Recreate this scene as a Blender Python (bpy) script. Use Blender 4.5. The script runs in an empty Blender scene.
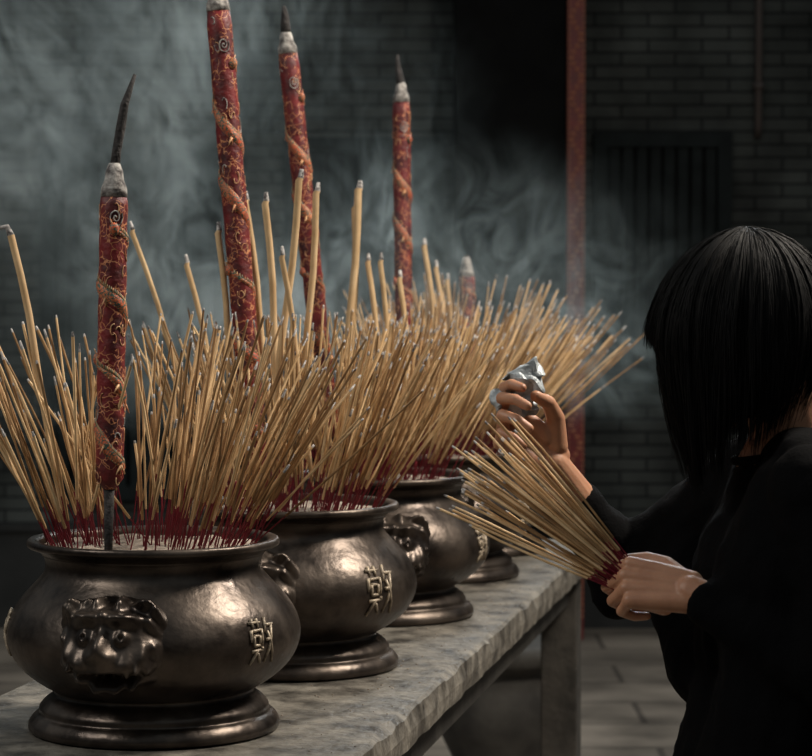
import bpy, math, random
from mathutils import Vector, Matrix, noise
random.seed(7)
S = bpy.context.scene
S.view_settings.view_transform = 'Standard'
V = Vector

# ------------------------------------------------------------ helpers
class MB:
    def __init__(s): s.v=[]; s.f=[]; s.m=[]
    def tube(s, pts, rad, n=6, mats=0, caps=True):
        pts=[V(p) for p in pts]; base=len(s.v); k=len(pts)
        if not hasattr(rad,'__len__'): rad=[rad]*k
        t0=(pts[-1]-pts[0])
        if t0.length<1e-6: t0=V((0,0,1))
        ref=V((0,1,0)) if abs(t0.normalized().y)<.8 else V((1,0,0))
        e=None
        for i,p in enumerate(pts):
            t=(pts[min(i+1,k-1)]-pts[max(i-1,0)]).normalized()
            if e is None: e=ref
            e=(e-t*e.dot(t))
            if e.length<1e-5: e=t.orthogonal()
            e.normalize(); g=t.cross(e)
            for j in range(n):
                a=2*math.pi*j/n
                s.v.append(p+(e*math.cos(a)+g*math.sin(a))*rad[i])
        for i in range(k-1):
            mi=mats[i] if hasattr(mats,'__len__') else mats
            for j in range(n):
                a=base+i*n+j; b=base+i*n+(j+1)%n
                s.f.append((a,b,b+n,a+n)); s.m.append(mi)
        if caps:
            m0=mats[0] if hasattr(mats,'__len__') else mats
            m1=mats[-1] if hasattr(mats,'__len__') else mats
            s.f.append(tuple(base+j for j in range(n))[::-1]); s.m.append(m0)
            s.f.append(tuple(base+(k-1)*n+j for j in range(n))); s.m.append(m1)
    def ell(s, c, r, basis=None, nu=16, nv=10, mat=0):
        c=V(c); base=len(s.v)
        if not hasattr(r,'__len__'): r=(r,r,r)
        B=basis or (V((1,0,0)),V((0,1,0)),V((0,0,1)))
        def P(x,y,z): return c+B[0]*(x*r[0])+B[1]*(y*r[1])+B[2]*(z*r[2])
        s.v.append(P(0,0,-1))
        for i in range(1,nv):
            th=-math.pi/2+math.pi*i/nv
            for j in range(nu):
                ph=2*math.pi*j/nu
                s.v.append(P(math.cos(th)*math.cos(ph),math.cos(th)*math.sin(ph),math.sin(th)))
        s.v.append(P(0,0,1)); top=len(s.v)-1
        for j in range(nu):
            s.f.append((base,base+1+(j+1)%nu,base+1+j)); s.m.append(mat)
            q=base+1+(nv-2)*nu
            s.f.append((q+j,q+(j+1)%nu,top)); s.m.append(mat)
        for i in range(nv-2):
            for j in range(nu):
                a=base+1+i*nu+j; b=base+1+i*nu+(j+1)%nu
                s.f.append((a,b,b+nu,a+nu)); s.m.append(mat)
    def cap(s, a, b, ra, rb, mat=0):      # tapered capsule
        s.ell(a,ra,mat=mat); s.ell(b,rb,mat=mat)
        s.tube([a,b],[ra,rb],n=16,mats=mat)
    def chain(s, pts, rad):
        for i in range(len(pts)-1): s.cap(pts[i],pts[i+1],rad[i],rad[i+1])
    def box(s, lo, hi, M=None, mat=0):
        base=len(s.v)
        for z in (lo[2],hi[2]):
            for x,y in ((lo[0],lo[1]),(hi[0],lo[1]),(hi[0],hi[1]),(lo[0],hi[1])):
                p=V((x,y,z)); s.v.append(M@p if M else p)
        for f in ((3,2,1,0),(4,5,6,7),(0,1,5,4),(1,2,6,5),(2,3,7,6),(3,0,4,7)):
            s.f.append(tuple(base+i for i in f)); s.m.append(mat)
    def lathe(s, prof, c=(0,0,0), n=96, mats=0, cap0=True, cap1=True):
        base=len(s.v); c=V(c)
        for r,z in prof:
            for j in range(n):
                a=2*math.pi*j/n; s.v.append(c+V((r*math.cos(a),r*math.sin(a),z)))
        for i in range(len(prof)-1):
            mi=mats[i] if hasattr(mats,'__len__') else mats
            for j in range(n):
                a=base+i*n+j; b=base+i*n+(j+1)%n
                s.f.append((a,b,b+n,a+n)); s.m.append(mi)
        if cap0: s.f.append(tuple(base+j for j in range(n))[::-1]); s.m.append(mats[0] if hasattr(mats,'__len__') else mats)
        if cap1:
            q=base+(len(prof)-1)*n
            s.f.append(tuple(q+j for j in range(n))); s.m.append(mats[-1] if hasattr(mats,'__len__') else mats)
    def obj(s, name, mats, smooth=True, parent=None, bevel=0):
        me=bpy.data.meshes.new(name); me.from_pydata([tuple(p) for p in s.v],[],s.f)
        for m in mats: me.materials.append(m)
        me.polygons.foreach_set('material_index',s.m)
        me.polygons.foreach_set('use_smooth',[smooth]*len(s.f))
        me.update()
        o=bpy.data.objects.new(name,me); S.collection.objects.link(o)
        if parent: o.parent=parent
        if bevel:
            b=o.modifiers.new('bev','BEVEL'); b.width=bevel; b.segments=3; b.limit_method='ANGLE'
        return o
def empty(name, loc=(0,0,0)):
    o=bpy.data.objects.new(name,None); S.collection.objects.link(o); o.location=loc
    o.empty_display_size=.1
    return o
def remesh(o, vox, sm=4, fac=.5):
    m=o.modifiers.new('r','REMESH'); m.mode='VOXEL'; m.voxel_size=vox; m.use_smooth_shade=True
    m=o.modifiers.new('s','SMOOTH'); m.iterations=sm; m.factor=fac

def mat(name, col, rough=.6, metal=0, var=None, vscale=20, bump=0, bscale=60, spec=.5, lo=.35, hi=.65, sss=0, bdist=.004, rvar=None):
    m=bpy.data.materials.new(name); m.use_nodes=True; N=m.node_tree; p=N.nodes['Principled BSDF']
    p.inputs['Base Color'].default_value=(*col,1); p.inputs['Roughness'].default_value=rough
    p.inputs['Metallic'].default_value=metal; p.inputs['Specular IOR Level'].default_value=spec
    if sss:
        p.inputs['Subsurface Weight'].default_value=sss; p.inputs['Subsurface Radius'].default_value=(.01,.004,.002)
        p.inputs['Subsurface Scale'].default_value=.5
    tc=N.nodes.new('ShaderNodeTexCoord')
    if var:
        n=N.nodes.new('ShaderNodeTexNoise'); n.inputs['Scale'].default_value=vscale; n.inputs['Detail'].default_value=6; n.inputs['Roughness'].default_value=.6
        N.links.new(tc.outputs['Object'],n.inputs['Vector'])
        r=N.nodes.new('ShaderNodeValToRGB'); r.color_ramp.elements[0].position=lo; r.color_ramp.elements[1].position=hi
        r.color_ramp.elements[0].color=(*col,1); r.color_ramp.elements[1].color=(*var,1)
        N.links.new(n.outputs['Fac'],r.inputs['Fac']); N.links.new(r.outputs['Color'],p.inputs['Base Color'])
        if rvar:
            mr=N.nodes.new('ShaderNodeMapRange'); mr.inputs[1].default_value=.3; mr.inputs[2].default_value=.7
            mr.inputs[3].default_value=rvar[0]; mr.inputs[4].default_value=rvar[1]
            N.links.new(n.outputs['Fac'],mr.inputs[0]); N.links.new(mr.outputs[0],p.inputs['Roughness'])
    if bump:
        n=N.nodes.new('ShaderNodeTexNoise'); n.inputs['Scale'].default_value=bscale; n.inputs['Detail'].default_value=5
        N.links.new(tc.outputs['Object'],n.inputs['Vector'])
        b=N.nodes.new('ShaderNodeBump'); b.inputs['Strength'].default_value=bump; b.inputs['Distance'].default_value=bdist
        N.links.new(n.outputs['Fac'],b.inputs['Height']); N.links.new(b.outputs['Normal'],p.inputs['Normal'])
    return m
def brickmat(name, c1, c2, cm, bw, rh, mortar, plane, rough=.85, bump=.5, nscale=3):
    m=bpy.data.materials.new(name); m.use_nodes=True; N=m.node_tree; p=N.nodes['Principled BSDF']
    p.inputs['Roughness'].default_value=rough; p.inputs['Specular IOR Level'].default_value=.25; L=N.links.new
    tc=N.nodes.new('ShaderNodeTexCoord'); sx=N.nodes.new('ShaderNodeSeparateXYZ'); cx=N.nodes.new('ShaderNodeCombineXYZ')
    L(tc.outputs['Object'],sx.inputs[0]); L(sx.outputs[plane[0]],cx.inputs[0]); L(sx.outputs[plane[1]],cx.inputs[1])
    b=N.nodes.new('ShaderNodeTexBrick'); L(cx.outputs[0],b.inputs['Vector'])
    b.inputs['Scale'].default_value=1; b.inputs['Brick Width'].default_value=bw; b.inputs['Row Height'].default_value=rh
    b.inputs['Mortar Size'].default_value=mortar; b.inputs['Mortar Smooth'].default_value=.3
    b.inputs['Color1'].default_value=(*c1,1); b.inputs['Color2'].default_value=(*c2,1); b.inputs['Mortar'].default_value=(*cm,1)
    n=N.nodes.new('ShaderNodeTexNoise'); n.inputs['Scale'].default_value=nscale; n.inputs['Detail'].default_value=6
    L(tc.outputs['Object'],n.inputs['Vector'])
    mr=N.nodes.new('ShaderNodeMapRange'); mr.inputs[1].default_value=.3; mr.inputs[2].default_value=.7; mr.inputs[3].default_value=.35; mr.inputs[4].default_value=1.5
    L(n.outputs['Fac'],mr.inputs[0])
    mx=N.nodes.new('ShaderNodeMix'); mx.data_type='RGBA'; mx.blend_type='MULTIPLY'; mx.inputs[0].default_value=1
    L(b.outputs['Color'],mx.inputs[6]); L(mr.outputs[0],mx.inputs[7]); L(mx.outputs[2],p.inputs['Base Color'])
    bp=N.nodes.new('ShaderNodeBump'); bp.inputs['Strength'].default_value=bump; bp.inputs['Distance'].default_value=.01; bp.invert=True
    L(b.outputs['Fac'],bp.inputs['Height']); L(bp.outputs[0],p.inputs['Normal'])
    return m
def filigree(name, base1, base2, ink, scale, wid, mlo):
    m=mat(name,base1,.55,var=base2,vscale=30,bump=.5,bscale=140); N=m.node_tree; L=N.links.new; p=N.nodes['Principled BSDF']
    src=p.inputs['Base Color'].links[0].from_socket
    tc=N.nodes.new('ShaderNodeTexCoord'); n=N.nodes.new('ShaderNodeTexNoise'); n.inputs['Scale'].default_value=45
    L(tc.outputs['Object'],n.inputs['Vector'])
    va=N.nodes.new('ShaderNodeVectorMath'); va.operation='MULTIPLY_ADD'; L(n.outputs['Color'],va.inputs[0]); va.inputs[1].default_value=(.03,.03,.03); L(tc.outputs['Object'],va.inputs[2])
    vo=N.nodes.new('ShaderNodeTexVoronoi'); vo.feature='DISTANCE_TO_EDGE'; vo.inputs['Scale'].default_value=scale; L(va.outputs[0],vo.inputs['Vector'])
    lt=N.nodes.new('ShaderNodeMath'); lt.operation='LESS_THAN'; lt.inputs[1].default_value=wid; L(vo.outputs['Distance'],lt.inputs[0])
    n2=N.nodes.new('ShaderNodeTexNoise'); n2.inputs['Scale'].default_value=38; L(tc.outputs['Object'],n2.inputs['Vector'])
    gt=N.nodes.new('ShaderNodeMath'); gt.operation='GREATER_THAN'; gt.inputs[1].default_value=mlo; L(n2.outputs['Fac'],gt.inputs[0])
    mu=N.nodes.new('ShaderNodeMath'); mu.operation='MULTIPLY'; L(lt.outputs[0],mu.inputs[0]); L(gt.outputs[0],mu.inputs[1])
    mx=N.nodes.new('ShaderNodeMix'); mx.data_type='RGBA'; L(mu.outputs[0],mx.inputs[0]); L(src,mx.inputs[6]); mx.inputs[7].default_value=(*ink,1)
    L(mx.outputs[2],p.inputs['Base Color'])
    return m

bronze=mat('bronze',(.034,.026,.022),.33,.76,var=(.150,.120,.098),vscale=14,bump=.5,bscale=48,lo=.36,hi=.78,bdist=.003,rvar=(.26,.46))
gold=mat('worn_gold',(.50,.41,.30),.5,.25,var=(.20,.16,.12),vscale=90)
ash=mat('ash',(.46,.39,.32),.95,var=(.20,.16,.13),vscale=60,bump=1,bscale=120)
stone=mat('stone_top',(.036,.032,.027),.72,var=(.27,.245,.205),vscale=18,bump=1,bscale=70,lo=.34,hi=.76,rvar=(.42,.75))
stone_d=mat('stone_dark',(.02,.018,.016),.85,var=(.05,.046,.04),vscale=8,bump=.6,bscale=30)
tan=mat('incense_tan',(.56,.35,.16),.75,var=(.84,.60,.34),vscale=25)
tan2=mat('incense_brown',(.20,.105,.042),.8,var=(.44,.26,.115),vscale=25)
redstick=mat('stick_red',(.22,.012,.030),.6)
tipm=mat('burnt_tip',(.05,.045,.045),.9,var=(.60,.57,.55),vscale=120)
jossm=mat('joss_tan',(.46,.30,.15),.85,var=(.62,.44,.25),vscale=18)
char=mat('charred',(.012,.011,.011),.9,var=(.05,.045,.045),vscale=90,bump=1,bscale=150)
ashcap=mat('ash_cap',(.50,.48,.45),.95,var=(.08,.07,.07),vscale=70,bump=1,bscale=150)
crimson=filigree('crimson_paper',(.042,.005,.007),(.185,.011,.012),(.50,.20,.09),75,.034,.46)
orange=filigree('dragon_orange',(.48,.065,.022),(.58,.20,.08),(.05,.09,.07),190,.09,.3)
teal=mat('dragon_teal',(.06,.13,.11),.5,var=(.5,.38,.2),vscale=150)
goldp=mat('gold_paint',(.64,.42,.22),.5,.2,var=(.40,.13,.06),vscale=110)
cloth=mat('black_cloth',(.0028,.0028,.0032),.9,bump=.3,bscale=200,spec=.05)
hairm=mat('black_hair',(.0025,.0024,.0026),.6,spec=.13)
skinm=mat('skin',(.52,.265,.155),.48,var=(.42,.20,.115),vscale=30,sss=.15,bump=.2,bscale=300,bdist=.002)
lipm=mat('lips',(.40,.13,.11),.4)
eyem=mat('eye_white',(.7,.68,.65),.2); irism=mat('iris',(.02,.012,.01),.1)
foil=mat('foil',(.50,.54,.56),.5,.3,var=(.25,.28,.30),vscale=60,bump=.8,bscale=80)

# ------------------------------------------------------------ room
b=MB(); b.box((-7,-3,-.1),(7,10.6,0))
b.obj('floor',[brickmat('floor_pavers',(.24,.20,.16),(.18,.15,.12),(.10,.083,.068),.8,.42,.012,(0,1),rough=.7,nscale=2)],smooth=False)
WY=10.3
b=MB(); b.box((-7,WY,0),(7,WY+.3,4.2))
b.obj('wall_back',[brickmat('wall_bricks',(.060,.066,.063),(.044,.050,.048),(.013,.015,.016),.23,.056,.006,(0,2))],smooth=False)
woodk=mat('dark_wood',(.003,.0032,.0035),.7,var=(.006,.0065,.0068),vscale=6,spec=.08)
slat=mat('shutter_paint',(.007,.010,.011),.7,var=(.014,.019,.020),vscale=8,spec=.15)
def shutter(name,x0,x1,z0,z1):
    b=MB(); fw=.06; y0=WY-.05; y1=WY-.001
    b.box((x0,y0,z0),(x0+fw,y1,z1)); b.box((x1-fw,y0,z0),(x1,y1,z1))
    b.box((x0+fw,y0,z1-fw),(x1-fw,y1,z1)); b.box((x0+fw,y0,z0),(x1-fw,y1,z0+fw))
    n=int((x1-x0-2*fw)/.058)
    for i in range(n):
        cx=x0+fw+(i+.5)*(x1-x0-2*fw)/n
        b.box((cx-.021,WY-.035,z0+fw),(cx+.021,WY-.013,z1-fw))
    b.box((x0+fw,WY-.012,z0+fw),(x1-fw,WY-.002,z1-fw),mat=1)
    b.obj(name,[slat,woodk],smooth=False)
shutter('window_1',.80,1.39,1.05,2.12)
shutter('window_2',-1.56,-.70,.55,2.06)
shutter('window_3',-.52,.16,.55,2.10)
b=MB(); b.box((.20,WY-.38,0),(.662,WY-.1,4.2)); b.box((.17,WY-.41,0),(.66,WY-.1,.5)); b.box((.17,WY-.41,3.5),(.66,WY-.1,3.6))
b.obj('timber_pillar',[woodk],smooth=False,bevel=.01)
b=MB(); b.box((.664,WY-.40,0),(.735,WY-.30,4.2))
for i in range(170):
    z=.1+i*.024; x=.700+.018*math.sin(i*.9)
    b.ell((x,WY-.402,z),(.009,.006,.008),nu=8,nv=6,mat=1)
    b.ell((.670,WY-.402,z),(.004,.004,.009),nu=6,nv=4,mat=1)
    b.ell((.730,WY-.402,z),(.004,.004,.009),nu=6,nv=4,mat=1)
redlac=mat('red_lacquer',(.19,.015,.014),.5,var=(.10,.009,.010),vscale=20)
b.obj('red_carved_post',[redlac,mat('dull_gold',(.42,.16,.08),.5)],smooth=False)
b=MB(); b.tube([(1.50,WY-.05,4.1),(1.50,WY-.05,2.15),(1.50,WY-.02,2.10)],.016,n=12)
for z in (2.3,3.0,3.7): b.tube([(1.50,WY-.05,z),(1.50,WY-.05,z+.03)],.023,n=12)
b.obj('drainpipe',[mat('pipe',(.07,.055,.05),.6)])
b=MB(); b.box((-7,WY-.06,0),(7,WY-.001,.42)); b.box((-7,WY-.08,.42),(7,WY-.001,.45))
b.obj('baseboard_back',[mat('plinth',(.012,.013,.013),.8,var=(.022,.023,.023),vscale=5)],smooth=False)
b=MB(); b.lathe([(.17,0),(.18,.05),(.15,.07),(.13,.12),(.17,.2),(.185,.27),(.17,.34),(.14,.38),(.16,.40),(.19,.42),(.19,.46),(.17,.47)],c=(.27,6.7,0),n=48)
b.obj('stone_pedestal',[stone_d])

# ------------------------------------------------------------ table
TZ=.854; th=math.atan(.194)
Mt=Matrix.Translation((-.0217,3.25,0))@Matrix.Rotation(-th,4,'Z')
TL=2.50
tab=empty('stone_altar_table',(0,0,0))
b=MB(); n=160
for i in range(n+1):
    y=-1.5+(TL+1.5)*i/n
    def j(s,a=.004): return a*noise.noise(V((y*14,s*7.3,1.5)))+a*.6*noise.noise(V((y*50,s*3.1,4)))
    ch=.006+max(0,j(9,.014))
    sec=[(-.62+j(1),TZ-.06),(-.62+j(2),TZ-.006),(-.613,TZ),(-ch+j(3),TZ),(-.001+j(3),TZ-ch*.7),(.001+j(4,.003),TZ-.030),(-.002+j(5),TZ-.056),(-.008,TZ-.06)]
    for x,z in sec: b.v.append(Mt@V((x,y,z)))
k=8
for i in range(n):
    for j2 in range(k):
        a=i*k+j2; c=i*k+(j2+1)%k; b.f.append((a,a+k,c+k,c)); b.m.append(0)
b.f.append(tuple(range(k))); b.m.append(0); b.f.append(tuple(n*k+q for q in range(k))[::-1]); b.m.append(0)
b.obj('top_slab',[stone],smooth=False,parent=tab)
b=MB()
b.box((-.57,-1.45,TZ-.14),(-.51,TL-.05,TZ-.0605),M=Mt); b.box((-.11,-1.45,TZ-.14),(-.05,TL-.05,TZ-.0605),M=Mt)
for y in (-1.4,.5,TL-.12): b.box((-.51,y,TZ-.13),(-.11,y+.06,TZ-.061),M=Mt)
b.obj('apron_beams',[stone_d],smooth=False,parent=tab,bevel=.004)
b=MB()
for y in (-1.42,TL-.14):
    for x in (-.57,-.115):
        b.box((x,y,0),(x+.085,y+.09,TZ-.0605),M=Mt)
        b.box((x-.012,y-.012,0),(x+.097,y+.102,.06),M=Mt)
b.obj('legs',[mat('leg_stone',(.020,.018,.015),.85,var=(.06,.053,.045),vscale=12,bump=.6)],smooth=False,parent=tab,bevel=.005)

# ------------------------------------------------------------ urns
PROF=[(.150,0),(.168,.002),(.170,.012),(.163,.022),(.156,.026),(.155,.034),(.146,.044),(.137,.050),(.136,.056),(.146,.062),
      (.163,.073),(.181,.089),(.193,.107),(.199,.128),(.197,.148),(.188,.168),(.174,.186),(.159,.202),(.149,.214),(.146,.226),(.149,.238),
      (.158,.246),(.168,.249),(.171,.253),(.170,.258),(.166,.260),(.156,.258),(.152,.250),(.150,.238)]
def catmull(P,k=4):
    out=[]
    for i in range(len(P)-1):
        p0=P[max(i-1,0)];p1=P[i];p2=P[i+1];p3=P[min(i+2,len(P)-1)]
        for j in range(k):
            t=j/k
            out.append(tuple(.5*((2*p1[d])+(-p0[d]+p2[d])*t+(2*p0[d]-5*p1[d]+4*p2[d]-p3[d])*t*t+(-p0[d]+3*p1[d]-3*p2[d]+p3[d])*t**3) for d in (0,1)))
    out.append(P[-1]); return out
PF=catmull(PROF,3)
BODY=sorted([p for p in PF if .055<p[1]<.232],key=lambda q:q[1])
def rad_at(z):
    for (r0,z0),(r1,z1) in zip(BODY,BODY[1:]):
        if z0<=z<=z1: return r0+(r1-r0)*(z-z0)/max(z1-z0,1e-6)
    return BODY[0][0] if z<BODY[0][1] else BODY[-1][0]
def surf(c,az,u,z,off):
    r=rad_at(z); dr=(rad_at(z+.006)-rad_at(z-.006))/.012
    a=az+u/.195
    d=V((math.sin(a),-math.cos(a),0))
    n=(d+V((0,0,-dr))).normalized()
    return V(c)+d*r+V((0,0,z))+n*off
def g(u,v,cu,cv,su,sv,h): return h*math.exp(-((u-cu)/su)**2-((v-cv)/sv)**2)
def lion(u,v):
    h=.024*math.exp(-(abs(u)/.052)**4-(abs(v+.002)/.046)**4)
    for s in (-1,1):
        h+=g(u,v,s*.021,.020+.15*abs(abs(u)-.02),.017,.006,.014)
        h+=g(u,v,s*.020,.005,.0075,.0065,.013)-g(u,v,s*.020,.005,.0025,.0025,.007)
        h-=g(u,v,s*.020,.005,.013,.011,.006)
        h+=g(u,v,s*.010,-.010,.006,.006,.009)
        h+=g(u,v,s*.026,-.016,.012,.010,.010)
        h+=g(u,v,s*.054,.036-.4*(abs(u)-.05),.014,.008,.026)-g(u,v,s*.050,.034,.006,.0035,.007)
        h+=g(u,v,s*.043,-.012,.007,.012,.009)
        h+=g(u,v,s*.014,.040,.007,.010,.014)
        for k in range(4): h+=g(u,v,s*(.006+.010*k),-.0335+.0012*k*k,.0028,.0045,.010)
    h+=g(u,v,0,-.004,.009,.013,.019)+g(u,v,0,.022,.005,.010,.006)+g(u,v,0,-.046,.026,.006,.014)+g(u,v,0,-.021,.022,.006,.007)
    h-=g(u,v,0,-.034,.040,.0065,.021)
    rr=math.hypot(u/.060,v/.056)
    if .72<rr<1.15:
        a=math.atan2(v,u); h+=.009*(.5+.5*math.cos(a*14+rr*8))*math.exp(-((rr-.93)/.10)**2)
    e=max(0,1-max(abs(u)/.074,abs(v)/.064)**6)
    return h*e*1.3-.002
GL=[(-1,.85,-.1,.85),(-.75,1,-.75,.65),(-.35,1,-.35,.65),(-.9,.5,-.1,.55),(-.15,.55,-.2,-.1),(-.95,.55,-1,.05),(-.8,.3,-.35,.3),(-.8,.3,-.8,-.1),(-.35,.3,-.38,-.1),(-.8,-.1,-.35,-.1),
    (-.95,-.35,-.1,-.3),(-.55,-.3,-.95,-.95),(-.5,-.45,-.15,-.9),(.35,1,.1,.4),(.2,.7,.95,.72),(.75,.7,.2,-.9),(.3,.45,.95,-.95),(-.2,-.2,-.15,-.35),(.15,.1,.6,.12)]
def urn(cx,cy,rot=0,gs=1):
    b=MB(); c=(cx,cy,TZ+.0005)
    b.lathe(PF,c=c,n=112,cap1=False)
    n=64; base=len(b.v); R=12
    b.v.append(V(c)+V((0,0,.250)))
    for i in range(1,R+1):
        for j in range(n):
            a=2*math.pi*j/n; r=.1515*i/R
            z=.247+.007*noise.noise(V((r*math.cos(a)*30+cx*9,r*math.sin(a)*30,cy)))+.003*(1-i/R)
            b.v.append(V(c)+V((r*math.cos(a),r*math.sin(a),z)))
    for j in range(n): b.f.append((base,base+1+j,base+1+(j+1)%n)); b.m.append(2)
    for i in range(R-1):
        for j in range(n):
            a=base+1+i*n+j; q=base+1+i*n+(j+1)%n
            b.f.append((a,a+n,q+n,q)); b.m.append(2)
    for az in (math.radians(-11)+rot,math.radians(169)+rot):
        nu,nv=124,110; base=len(b.v)
        for i in range(nv+1):
            for j in range(nu+1):
                u=-.080+.160*j/nu; v=-.065+.13*i/nv
                b.v.append(surf(c,az,u,.142+v,lion(u/1.07,v)))
        for i in range(nv):
            for j in range(nu):
                a=base+i*(nu+1)+j
                b.f.append((a,a+1,a+nu+2,a+nu+1)); b.m.append(0)
    for az in (math.radians(52)+rot,math.radians(-80)+rot,math.radians(232)+rot):
        w,h=.023*gs,.030*gs
        for (x0,y0,x1,y1) in GL:
            pts=[surf(c,az,(x0+(x1-x0)*t)*w,.135+(y0+(y1-y0)*t)*h,.0012) for t in (0,.33,.66,1)]
            b.tube(pts,[.0024*gs,.0022*gs,.0019*gs,.0013*gs],n=6,mats=1)
    return b.obj('incense_urn',[bronze,gold,ash])
URN=[(-.3426,3.25,0,1),(-.182,3.79,-.08,1.25),(-.0457,4.386,.3,1),(.067,5.0,.2,1),(.150,5.48,.1,1)]
for u in URN: urn(*u)

# ------------------------------------------------------------ thin incense
AZ=TZ+.248
def sticks(cx,cy,N,k,bias,lenr,seed,avoid=None):
    R=random.Random(seed); b=MB(); c=0
    cl=[]
    for _ in range(20):
        a=R.uniform(0,6.28); r=.125*math.sqrt(R.random()); cl.append((r*math.cos(a),r*math.sin(a),R.gauss(0,.09),R.gauss(0,.07)))
    if seed==1: cl+=[(-.115,-.02,-.10,0),(-.105,.05,-.06,0),(-.120,.0,-.14,0),(.11,-.02,.08,0)]
    while c<N:
        gx=gy=0
        if R.random()<.68:
            q=R.choice(cl); ox=q[0]+R.gauss(0,.010); oy=q[1]+R.gauss(0,.010); gx,gy=q[2],q[3]
        else:
            a=R.uniform(0,2*math.pi); r=.138*math.sqrt(R.random()); ox,oy=r*math.cos(a),r*math.sin(a)
        if math.hypot(ox,oy)>.14: continue
        if avoid and abs(ox-avoid)<.030 and oy<-.05: continue
        c+=1
        L=R.uniform(lenr[0]+.02,lenr[1]) if R.random()<.75 else R.uniform(lenr[0]*.65,lenr[0]+.02)
        lx=ox/.138*k*R.uniform(.8,1.2)+R.gauss(0,.08)+bias[0]+gx; ly=oy/.138*.30+R.gauss(0,.10)+bias[1]+gy
        if R.random()<.08: lx+=R.gauss(0,.25)
        d=V((lx,ly,1)).normalized()
        p0=V((cx+ox,cy+oy,AZ-.012)); tl=R.choice((.004,.006,.012))
        bow=V((R.gauss(0,.004),R.gauss(0,.004),0))
        rf=R.uniform(.18,.34); q=.0017*R.uniform(.75,1.35)
        P=lambda t: p0+d*(L*t)+bow*math.sin(math.pi*t)+V((d.x,d.y,0))*(.018*t*t)
        m=R.choice((1,1,2,2))
        tt=1-tl/L
        b.tube([P(0),P(rf),P(rf+.004),P(.5),P(.75),P(tt),P(1)],[.0010,.0010,q,q,q,q,q*.7],n=6,mats=[0,m,m,m,m,3])
    return b.obj('incense_sticks',[redstick,tan,tan2,tipm])
sticks(-.3426,3.25,200,.44,(.12,0),(.22,.345),1,avoid=-.047)
sticks(-.182,3.79,200,.40,(.11,0),(.24,.340),2)
sticks(-.0457,4.386,225,.44,(.14,0),(.25,.335),3)
sticks(.067,5.0,230,.60,(.20,0),(.26,.36),4)
sticks(.150,5.48,240,.80,(.28,0),(.26,.41),5)

# ------------------------------------------------------------ thick joss sticks
def joss(base,top,r,hook=0):
    b=MB(); B=V(base); T=V(top); d=T-B; L=d.length
    n=8; pts=[B+d*(i/n)+V((.003*math.sin(i*1.3),0,0))*(i/n) for i in range(n+1)]
    rad=[r*.45,r*.45]+[r]*(n-1); ms=[2]+[0]*(n-1)
    if hook:
        pts+=[T+V((-.008,0,.012)),T+V((-.018,0,.010)),T+V((-.024,0,.0))]; rad+=[r*.8,r*.6,r*.4]; ms+=[1,1,1]
    else:
        pts+=[T+d.normalized()*.004,T+d.normalized()*.018]; rad+=[r*.85,r*.55]; ms+=[0,1]
    b.tube(pts,rad,n=12,mats=ms); b.obj('joss_stick',[jossm,tipm,redstick])
J=[((-.462,3.30,AZ-.01),(-.540,3.30,1.525),.0050,1),
((-.262,3.80,AZ-.01),(-.295,3.80,1.54),.0050,0),((-.200,3.82,AZ-.01),(-.254,3.84,1.59),.0050,0),((-.190,3.76,AZ-.01),(-.218,3.76,1.585),.0054,0),
((-.225,3.74,AZ-.01),(-.164,3.74,1.62),.0056,0),((-.180,3.86,AZ-.01),(-.142,3.86,1.605),.0054,0),
((-.125,4.35,AZ-.01),(-.084,4.35,1.63),.0068,0),((-.105,4.43,AZ-.01),(-.092,4.43,1.60),.006,0),
((-.265,3.86,AZ-.01),(-.352,3.88,1.49),.0044,0),((.09,5.0,AZ-.01),(.04,5.0,1.54),.0056,0),((.11,5.04,AZ-.01),(.065,5.05,1.495),.0052,0),
((-.03,4.40,AZ-.01),(-.068,4.42,1.50),.005,0),((-.02,4.34,AZ-.01),(-.044,4.34,1.50),.0046,0),((-.285,3.75,AZ-.01),(-.425,3.75,1.54),.0040,0),
((.11,5.42,AZ-.01),(.095,5.42,1.47),.0055,0),((.02,4.45,AZ-.01),(-.01,4.47,1.47),.005,0),((-.14,3.75,AZ-.01),(-.19,3.72,1.50),.0044,0)]
for j in J: joss(*j)

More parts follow.
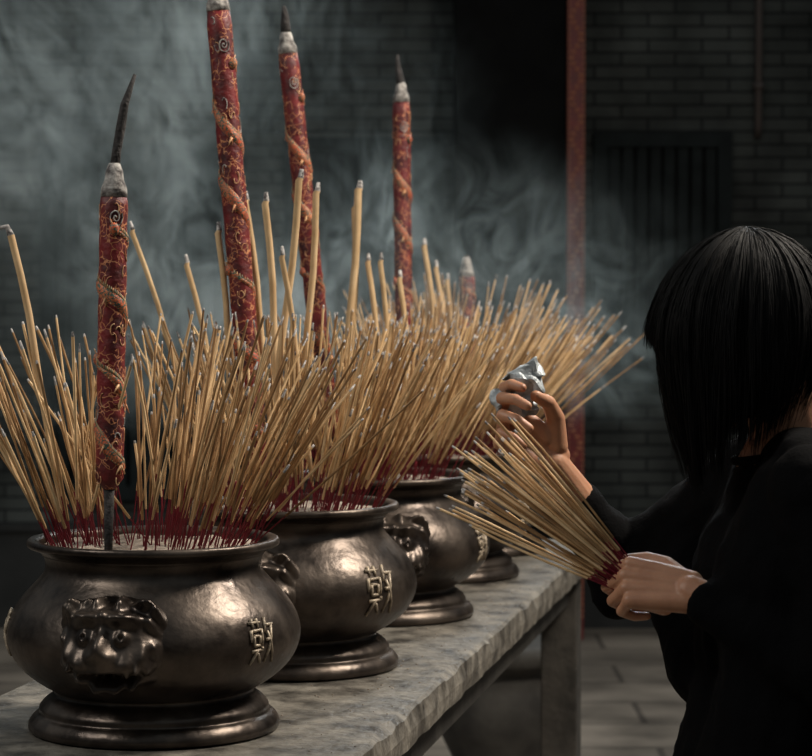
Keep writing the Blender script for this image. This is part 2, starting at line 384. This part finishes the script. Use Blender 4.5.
# ------------------------------------------------------------ dragon pillars
def pillar(base,foot,top,r,charpts,crad,seed,turns=2.6):
    R=random.Random(seed); b=MB(); F=V(foot); T=V(top); ax=(T-F); L=ax.length; ax.normalize()
    e=(V((1,0,0))-ax*ax.x).normalized(); g2=ax.cross(e)
    def SP(t,a,off=0): return F+ax*(L*t)+(e*math.cos(a)+g2*math.sin(a))*(r+off)
    b.tube([V(base),F],[.005,.007],n=12,mats=4)
    n=26; b.tube([F+ax*(L*i/n) for i in range(n+1)],[r*(.45 if i==0 else .93 if i==n else 1)*(1+.03*math.sin(i*2.1)) for i in range(n+1)],n=28,mats=0)
    b.tube([T-ax*.004,T+ax*.008,T+ax*.018,T+ax*.030,T+ax*.040],[r*.97,r*.92,r*.70,r*.62,r*.40],n=20,mats=3)
    b.tube([T+ax*.028]+[V(p) for p in charpts],crad,n=12,mats=4)
    for (t0,t1,ph) in ((.48,.88,2.6),(.06,.44,.6)):
        N=100
        def ctr(s): return t0+(t1-t0)*s, ph-s*turns*2*math.pi*.62-.35*math.sin(s*13)
        pts=[];rad=[]
        for i in range(N+1):
            s=i/N; t,a=ctr(s); q=r*(.18+.44*math.sin(math.pi*min(s*1.1,1))**.6)
            pts.append(SP(t,a,.0014-q*.84)); rad.append(q)
        b.tube(pts,rad,n=14,mats=1)
        for i in range(3,N-2):
            w=rad[i]
            t,a=ctr(i/N); p=SP(t+w/L*.72,a,.0008); b.tube([p,p+ax*.0055],[r*.07,r*.02],n=4,mats=5 if i%3==0 else 2)
            if i%2: b.ell(SP(t-w/L*.75,a,.0004),(.0013,.0013,.0013),nu=6,nv=4,mat=5)
            if i%3==0: b.ell(SP(t,a,.0012),(.0010,.0010,.0016),nu=6,nv=4,mat=2)
        hd=SP(*ctr(1),0)
        b.ell(hd,(r*.38,r*.38,r*.5),mat=1,nu=10,nv=8)
        for s in (-1,1): b.tube([hd,hd+ax*.014+g2*s*.004+e*s*.005],[r*.1,r*.03],n=5,mats=5)
        for s in (.12,.30,.48,.66,.84):
            t,a=ctr(s); q=SP(t-.022,a+.35,.001)
            for w in (-1,0,1): b.tube([q,q+(-ax*.012+g2*w*.006+e*w*.005)],[r*.11,r*.03],n=5,mats=5)
    for i in range(60):
        t=R.uniform(.02,.97); a0=R.uniform(0,2*math.pi); sc=R.uniform(.6,1.4)*.012; tw=R.choice((-1,1)); st=R.uniform(0,6); q=R.uniform(2.2,4.2)
        pts=[]
        for k in range(14):
            s=k/13; rr=sc*(.2+.8*s)*.6; th2=st+tw*s*q
            pts.append(SP(t+rr*math.sin(th2)*1.8/L,a0+rr*math.cos(th2)/r,.0003))
        b.tube(pts,.0008,n=5,mats=5 if R.random()<.8 else 3)
    for (tm,am) in ((.92,-1.3),):
        pts=[]
        for k in range(30):
            s=k/29; rr=.0105*s; th2=s*13
            pts.append(SP(tm+rr*math.sin(th2)*1.3/L,am+rr*math.cos(th2)*.9/r,.0006))
        b.tube(pts,.0010,n=5,mats=3)
    b.obj('dragon_joss_stick',[crimson,orange,teal,ashcap,char,goldp])
pillar((-.390,3.13,AZ-.02),(-.388,3.13,1.190),(-.380,3.13,1.575),.0182,[(-.3765,3.13,1.63),(-.370,3.13,1.665),(-.366,3.13,1.69),(-.352,3.13,1.73)],[.0070,.0060,.0064,.0055,.0022],1)
pillar((-.232,3.80,AZ-.02),(-.236,3.80,1.16),(-.296,3.80,1.893),.0195,[(-.298,3.80,1.94),(-.300,3.80,1.96),(-.301,3.80,1.97)],[.010,.008,.006,.004],2,4)
pillar((-.131,4.40,AZ-.02),(-.138,4.40,1.17),(-.216,4.40,1.885),.0185,[(-.220,4.40,1.935),(-.221,4.40,1.955),(-.223,4.40,1.968)],[.010,.009,.006,.003],3,4)
pillar((.000,5.02,AZ-.02),(-.002,5.02,1.17),(-.010,5.02,1.845),.0182,[(-.013,5.02,1.895),(-.017,5.02,1.915),(-.018,5.02,1.940)],[.010,.008,.006,.003],4,4)
pillar((.150,5.46,AZ-.02),(.149,5.46,1.15),(.138,5.46,1.485),.0182,[(.138,5.46,1.53)],[.010,.005],5)

b=MB(); R=random.Random(3)
for i in range(260):
    y=R.uniform(-.4,2.3); x=-abs(R.gauss(0,.13))-.015
    if x<-.6: continue
    p=Mt@V((x,y,TZ+.0005))
    if min((p.x-u[0])**2+(p.y-u[1])**2 for u in URN)<.03: continue
    s=R.uniform(.0005,.0016); b.ell(p,(s*1.4,s,s*.6),nu=6,nv=4)
b.obj('ash_crumbs',[ash])

# ------------------------------------------------------------ woman
wom=empty('woman',(0.45,2.95,0))
bpy.context.view_layer.update()
def wp(o):
    o.parent=wom; o.matrix_parent_inverse=Matrix.Translation((-.45,-2.95,0)); return o
def basis(x,z):
    x=V(x).normalized(); z=V(z); z=(z-x*z.dot(x)).normalized(); return x,z
def hand(b,w,x,z,thumb,curl,sc=1.0,thumbpts=None):
    x,z=basis(x,z); y=V(thumb); y=(y-x*y.dot(x)-z*y.dot(z)).normalized()
    w=V(w)
    def L(p): return w+(x*p[0]+y*p[1]+z*p[2])*sc
    ys=(.028,.0095,-.009,-.026); ml=(.083,.086,.081,.074)
    seg=((.040,.024,.019),(.044,.028,.020),(.041,.026,.019),(.032,.019,.017))
    for i in range(4):
        b.chain([L((0,ys[i]*.55,0)),L((.045,ys[i]*.85,.002)),L((ml[i],ys[i],.002))],[.0155*sc,.0120*sc,.0103*sc])
        p=V((ml[i],ys[i],.002)); ang=0; pts=[L(p)]; spread=ys[i]*1.5
        for k in range(3):
            ang+=math.radians(curl[i][k])
            p=p+V((math.cos(ang),spread*math.cos(ang),-math.sin(ang)))*seg[i][k]
            pts.append(L(p))
        rr=(.0096,.0084,.0074,.0064) if i<3 else (.0084,.0073,.0065,.0056)
        b.chain(pts,[q*sc for q in rr])
    b.cap(L((.03,.02,-.008)),L((.07,.022,-.006)),.014*sc,.011*sc)
    b.cap(L((.03,-.02,-.008)),L((.065,-.02,-.006)),.013*sc,.010*sc)
    tp=thumbpts or [(.012,.018,-.006),(.040,.040,-.018),(.066,.043,-.030),(.088,.036,-.034)]
    b.chain([L(q) for q in tp],[.0155*sc,.0125*sc,.0098*sc,.0078*sc])
    return L
b=MB()
wl=(.340,2.862,1.088)
b.chain([(.450,2.805,1.033),(.40,2.834,1.060),wl],[.022,.026,.0215])
hand(b,wl,(-.96,.2,.12),(-.05,-.8,.6),(0,.6,.8),[(46,70,40),(56,78,45),(63,80,45),(70,80,45)],sc=.93,
     thumbpts=[(.012,.020,-.008),(.038,.044,-.016),(.064,.052,-.020),(.090,.047,-.020)])
o=wp(b.obj('left_forearm_hand',[skinm])); remesh(o,.0018,3)
b=MB()
wr=(.192,3.14,1.222)
b.chain([(.285,3.21,1.085),(.24,3.175,1.15),wr],[.034,.031,.0215])
LR=hand(b,wr,(-.74,-.12,.66),(-.30,.90,-.25),(.66,.1,.74),[(28,62,35),(48,62,35),(60,66,38),(66,68,38)],sc=.98,
     thumbpts=[(.012,.020,-.008),(.038,.044,-.020),(.062,.048,-.034),(.084,.038,-.046)])
o=wp(b.obj('right_forearm_hand',[skinm])); remesh(o,.0018,3)
b=MB(); wc=LR((.094,.034,-.024))
bx=(V((.35,0,.94)),V((0,1,0)),V((.94,0,-.35)))
b.ell(wc+V((-.002,0,.006)),(.036,.017,.025),basis=bx,nu=40,nv=28); b.ell(wc+V((-.012,-.002,-.012)),(.016,.012,.030),basis=bx,nu=30,nv=20)
b.ell(wc+V((.012,0,.034)),(.013,.009,.019),basis=bx,nu=24,nv=14)
for i,p in enumerate(b.v):
    q=p*60; b.v[i]=p+V((noise.noise(q),noise.noise(q+V((9,0,0))),noise.noise(q+V((0,9,0)))))*.013
o=b.obj('foil_wrapper',[foil],smooth=False)
b=MB(); R=random.Random(11)
S0=V((.272,2.890,1.096)); D=V((-.19,.105,.142)).normalized()
side=D.cross(V((0,1,0))).normalized(); dep=D.cross(side)
for i in range(62):
    a=R.gauss(0,.12); a=max(-.22,min(.24,a)); c=R.gauss(0,.08)
    d=(D+side*a+dep*c).normalized()
    st=S0+side*(a*.045+R.gauss(0,.0022))+dep*(c*.04+R.gauss(0,.0022))-D*R.uniform(.012,.030)
    L=R.uniform(.225,.295); rf=R.uniform(.19,.27); m=R.choice((1,1,2,2)); bow=side*R.gauss(0,.004)
    P=lambda t: st+d*(L*t)+bow*math.sin(t*3.1)*t
    b.tube([P(0),P(rf),P(rf+.004),P(.5),P(.8),P(.98),P(1)],[.0010,.0010,.0017,.0017,.0017,.0017,.0013],n=6,mats=[0,m,m,m,m,3])
b.obj('incense_bundle',[redstick,tan,tan2,tipm])

# head
C=V((.412,2.95,1.398)); f=V((-.82,.36,-.38)).normalized(); l=V((0,0,1)).cross(f).normalized()
u=f.cross(l).normalized(); HB=(f,l,u)
def H(p): return C+f*p[0]+l*p[1]+u*p[2]
b=MB()
b.ell(H((-.008,0,.015)),(.088,.072,.086),HB,28,20); b.ell(H((.030,0,-.030)),(.058,.056,.072),HB,24,16)
b.ell(H((.052,0,-.083)),(.030,.030,.022),HB); b.ell(H((.066,0,-.092)),(.016,.016,.012),HB)
b.cap(H((.078,0,.006)),H((.098,0,-.030)),.0065,.0095)
for s in (-1,1):
    b.ell(H((.091,s*.009,-.033)),(.008,.006,.005),HB)
    b.ell(H((.060,s*.036,-.035)),(.026,.020,.020),HB)
    b.cap(H((.078,s*.014,.020)),H((.068,s*.042,.020)),.007,.006)
    b.ell(H((.072,s*.029,.004)),(.011,.014,.008),HB)
    b.ell(H((-.006,s*.073,-.012)),(.014,.006,.027),HB); b.ell(H((-.012,s*.078,-.008)),(.011,.004,.020),HB)
b.cap(H((.040,.030,-.070)),H((-.010,.055,-.045)),.016,.016); b.cap(H((.040,-.030,-.070)),H((-.010,-.055,-.045)),.016,.016)
b.ell(H((.082,0,-.058)),(.010,.020,.005),HB); b.ell(H((.080,0,-.068)),(.010,.017,.005),HB)
NB=V((.475,2.95,1.262))
b.chain([H((-.030,0,-.050)),(H((-.030,0,-.050))+NB)*.5,NB,NB+V((0,0,-.04))],[.052,.047,.052,.07])
b.cap(NB+V((0,-.06,-.02)),NB+V((0,.06,-.02)),.035,.035)
o=wp(b.obj('head_and_neck',[skinm])); remesh(o,.0032,4)
b=MB()
for s in (-1,1):
    b.ell(H((.076,s*.029,.003)),(.0085,.0115,.0055),HB,mat=0); b.ell(H((.0825,s*.029,.002)),(.003,.0042,.0042),HB,mat=1)
    b.tube([H((.083,s*.016,.019)),H((.083,s*.028,.023)),H((.074,s*.042,.019))],[.0015,.002,.001],mats=1)
wp(b.obj('eyes_and_brows',[eyem,irism]))
b=MB(); b.ell(H((.0865,0,-.0575)),(.0075,.0185,.0042),HB); b.ell(H((.085,0,-.0665)),(.0075,.0155,.0048),HB)
wp(b.obj('lips',[lipm]))

# hair (A-line bob, layered)
HC=V((.410,2.945,1.398))
def hem(ph):
    c=-math.cos(ph); t=(c+1)/2
    return 1.326+(1.250-1.326)*min(1,t*1.2)**.85
def hairP(ph,t,s=1.0,dz=0):
    cx=math.cos(ph); sy=math.sin(ph)
    rx=.105 if cx<0 else .112; ry=.096
    lump=1+.06*noise.noise(V((cx*3.2,sy*3.2,t*2.2)))+.04*noise.noise(V((cx*9,sy*9,t*3)))
    if t<.5:
        al=t/.5*math.pi*.5; k=math.sin(al)**1.02*(1+(lump-1)*min(1,t*4)); z=.126*math.cos(al)
        q=V((rx*cx*k,ry*sy*k,z))*s
        return HC+q+V((.008*math.cos(al),0,0))
    w=(t-.5)/.5; z1=hem(ph)+dz; z=HC.z+(z1-HC.z)*w
    tuck=(.40 if cx<0 else .36)*w**1.5*(.35+.65*abs(cx)) 
    bulge=.03*math.sin(w*math.pi)
    k=(1-tuck+bulge)*lump
    return V((HC.x+rx*cx*k*s-.004*w*w*(cx<0),HC.y+ry*sy*k*s,z))
FD=math.radians(157); OW=math.radians(21)
def opn(ph):
    d=(ph-FD+math.pi)%(2*math.pi)-math.pi
    return abs(d)<OW
b=MB(); nph=120; nt=44
idx={}
for i in range(nph):
    ph=2*math.pi*i/nph
    for k in range(nt+1):
        idx[i,k]=len(b.v); b.v.append(hairP(ph,max(k/nt,.001)*.92,.955))
for i in range(nph):
    ph=2*math.pi*(i+.5)/nph
    for k in range(nt):
        if opn(ph) and k/nt>.46: continue
        j=(i+1)%nph
        b.f.append((idx[i,k],idx[i,k+1],idx[j,k+1],idx[j,k])); b.m.append(0)
o=wp(b.obj('hair_base',[hairm])); m=o.modifiers.new('sol','SOLIDIFY'); m.thickness=.010; m.offset=-1
b=MB(); R=random.Random(5)
locks=[(R.uniform(0,6.283),R.gauss(0,.06),R.gauss(0,.020),R.uniform(.985,1.025)) for _ in range(90)]
for i in range(5600):
    if R.random()<.80:
        lk=R.choice(locks); ph=lk[0]+R.gauss(0,.040); tw=lk[1]+R.gauss(0,.02); dz=lk[2]+R.gauss(0,.010); s=lk[3]+R.gauss(-.006,.007)
    else: ph=R.uniform(0,6.283); tw=R.gauss(0,.05); dz=R.gauss(0,.016); s=R.uniform(.97,1.012)
    tmax=1.0
    if opn(ph): tmax=R.uniform(.50,.57)
    t0=R.uniform(.0,.25); pts=[]; rad=[]; n=14; wv=R.uniform(0,6); wa=R.uniform(0,.016); end=R.gauss(0,.045)
    for k in range(n):
        q=k/(n-1); t=t0+(tmax-t0)*q
        pts.append(hairP(ph+tw*q*q+wa*math.sin(wv+q*7),t,s+end*q**3,dz)); rad.append(.0008*(1-.8*q**2.5))
    b.tube(pts,rad,n=4,caps=False)
for i in range(280):
    ph=R.uniform(0,2*math.pi)
    if opn(ph): continue
    s=R.uniform(1.0,1.03); t0=R.uniform(.0,.7); t1=min(1.05,t0+R.uniform(.2,.45)); tw=R.gauss(0,.10)
    b.tube([hairP(ph+tw*q,t0+(t1-t0)*q,s+.06*q*q) for q in (0,.25,.5,.75,1)],.00028,n=3,caps=False)
wp(b.obj('hair_strands',[hairm]))

# clothing
b=MB()
SL=(.478,2.805,1.215); SR=(.462,3.095,1.215)
b.cap((.478,2.86,1.235),(.470,3.04,1.235),.046,.046)
for y in (2.865,2.95,3.035):
    b.chain([(.472,y,1.20),(.455,y,1.11),(.458,y,.98),(.450,y,.86),(.448,y,.72)],[.072,.102,.098,.120,.132] if y==2.95 else [.066,.088,.086,.108,.122])
b.chain([SL,(.512,2.765,1.10),(.500,2.775,1.005),(.425,2.82,1.045),(.366,2.849,1.075)],[.057,.054,.052,.045,.031])
b.chain([SR,(.37,3.17,1.13),(.292,3.215,1.073),(.262,3.195,1.115),(.232,3.171,1.160)],[.057,.056,.052,.045,.034])
b.chain([(.292,3.215,1.073),(.285,3.21,1.045)],[.046,.036])
b.chain([(.372,3.16,1.13),(.36,3.12,1.06),(.40,3.02,.98)],[.05,.05,.07])
for y in (2.87,3.03):
    b.chain([(.45,y,.78),(.44,y,.45),(.465,y,.10)],[.095,.062,.050])
o=wp(b.obj('black_blouse_and_trousers',[cloth])); remesh(o,.006,5)
tx=bpy.data.textures.new('folds','CLOUDS'); tx.noise_scale=.07
d=o.modifiers.new('d','DISPLACE'); d.texture=tx; d.strength=.018; d.mid_level=.5; d.texture_coords='GLOBAL'
def ring(b,c,ax,r1,r2,tr):
    ax=V(ax).normalized(); e=ax.orthogonal().normalized(); g3=ax.cross(e); n=40
    pts=[V(c)+e*r1*math.cos(2*math.pi*i/n)+g3*r2*math.sin(2*math.pi*i/n) for i in range(n+1)]
    b.tube(pts,tr,n=8,caps=False)
b=MB()
ring(b,(.474,2.95,1.256),(-.25,0,1),.066,.072,.006)
wp(b.obj('collar',[cloth]))
b=MB()
for y in (2.87,3.03):
    b.chain([(.50,y,.045),(.42,y,.042),(.36,y,.032)],[.042,.040,.030]); b.box((.325,y-.036,0),(.535,y+.036,.02))
o=wp(b.obj('shoes',[mat('shoe_leather',(.015,.014,.014),.5)])); remesh(o,.005,3)

# ------------------------------------------------------------ smoke
b=MB(); b.box((-1.5,4.0,1.15),(1.2,7.2,2.6))
o=b.obj('incense_smoke',[],smooth=False)
m=bpy.data.materials.new('smoke'); m.use_nodes=True; N=m.node_tree; N.nodes.clear(); L=N.links.new
out=N.nodes.new('ShaderNodeOutputMaterial'); sc=N.nodes.new('ShaderNodeVolumeScatter'); L(sc.outputs[0],out.inputs['Volume'])
sc.inputs['Color'].default_value=(.74,.90,.92,1); sc.inputs['Anisotropy'].default_value=.1
tc=N.nodes.new('ShaderNodeTexCoord'); mp=N.nodes.new('ShaderNodeMapping'); mp.inputs['Scale'].default_value=(1.7,.18,1.05); mp.inputs['Rotation'].default_value=(0,.5,0)
L(tc.outputs['Object'],mp.inputs[0])
def nz(scale,dist,det,rough,a,b2,lo,hi):
    n1=N.nodes.new('ShaderNodeTexNoise'); n1.inputs['Scale'].default_value=scale; n1.inputs['Detail'].default_value=det; n1.inputs['Distortion'].default_value=dist; n1.inputs['Roughness'].default_value=rough
    L(mp.outputs[0],n1.inputs['Vector'])
    r1=N.nodes.new('ShaderNodeMapRange'); r1.interpolation_type='SMOOTHSTEP'; r1.inputs[1].default_value=a; r1.inputs[2].default_value=b2; r1.inputs[3].default_value=lo; r1.inputs[4].default_value=hi; L(n1.outputs['Fac'],r1.inputs[0])
    return r1.outputs[0]
big=nz(1.7,0,1,.5,.40,.68,.10,.80)
fine=nz(4.6,3.4,4,.60,.40,.70,.08,1.8)
def blob(c,s,h):
    vs=N.nodes.new('ShaderNodeVectorMath'); vs.operation='SUBTRACT'; L(tc.outputs['Object'],vs.inputs[0]); vs.inputs[1].default_value=c
    vd=N.nodes.new('ShaderNodeVectorMath'); vd.operation='DIVIDE'; L(vs.outputs[0],vd.inputs[0]); vd.inputs[1].default_value=s
    vl=N.nodes.new('ShaderNodeVectorMath'); vl.operation='LENGTH'; L(vd.outputs[0],vl.inputs[0])
    mr=N.nodes.new('ShaderNodeMapRange'); mr.interpolation_type='SMOOTHSTEP'; mr.inputs[1].default_value=0; mr.inputs[2].default_value=1; mr.inputs[3].default_value=h; mr.inputs[4].default_value=0
    L(vl.outputs['Value'],mr.inputs[0]); return mr.outputs[0]
def M(op,x,y):
    a=N.nodes.new('ShaderNodeMath'); a.operation=op; L(x,a.inputs[0]); L(y,a.inputs[1]); return a.outputs[0]
acc=M('ADD',M('ADD',blob((.06,5.5,1.46),(.70,1.5,.38),2.4),blob((-.60,5.6,1.70),(.90,1.6,.90),.75)),blob((.32,5.8,1.32),(.55,1.4,.28),.9))
L(M('MULTIPLY',M('MULTIPLY',acc,big),fine),sc.inputs['Density'])
o.data.materials.append(m)

# ------------------------------------------------------------ light
def area(name,loc,tgt,size,e,col):
    d=bpy.data.lights.new(name,'AREA'); d.size=size; d.energy=e; d.color=col; d.shape='DISK'
    o=bpy.data.objects.new(name,d); S.collection.objects.link(o); o.location=loc
    o.rotation_euler=(V(tgt)-V(loc)).to_track_quat('-Z','Y').to_euler()
area('courtyard_skylight',(1.8,3.6,3.5),(-.2,3.6,1.1),.8,140,(1,.90,.77))
area('left_fill',(-2.2,2.2,3.2),(-.2,3.6,1.1),1.0,30,(1,.94,.85))  # weak fill lamp added on the left, no opening modelled there
area('rear_rim_light',(1.0,7.4,3.9),(0,5.0,1.3),1.5,80,(.88,.96,1))  # cool rim lamp added to backlight the smoke and table top
w=bpy.data.worlds.new('world'); S.world=w; w.use_nodes=True; N=w.node_tree; L=N.links.new
bg=N.nodes['Background']; tc=N.nodes.new('ShaderNodeTexCoord'); sx=N.nodes.new('ShaderNodeSeparateXYZ'); L(tc.outputs['Generated'],sx.inputs[0])
r=N.nodes.new('ShaderNodeValToRGB'); r.color_ramp.elements[0].position=.0; r.color_ramp.elements[0].color=(.02,.023,.025,1)
r.color_ramp.elements[1].position=.8; r.color_ramp.elements[1].color=(.56,.63,.66,1); L(sx.outputs[2],r.inputs[0]); L(r.outputs[0],bg.inputs[0]); bg.inputs[1].default_value=.38

# ------------------------------------------------------------ camera
cd=bpy.data.cameras.new('cam'); cam=bpy.data.objects.new('camera',cd); S.collection.objects.link(cam); S.camera=cam
cd.sensor_width=36; cd.lens=2400/812*36; cam.location=(0,0,1.45); cam.rotation_euler=(math.radians(90)-math.atan(88/2400),0,0)
cd.dof.use_dof=True; cd.dof.focus_distance=3.2; cd.dof.aperture_fstop=10
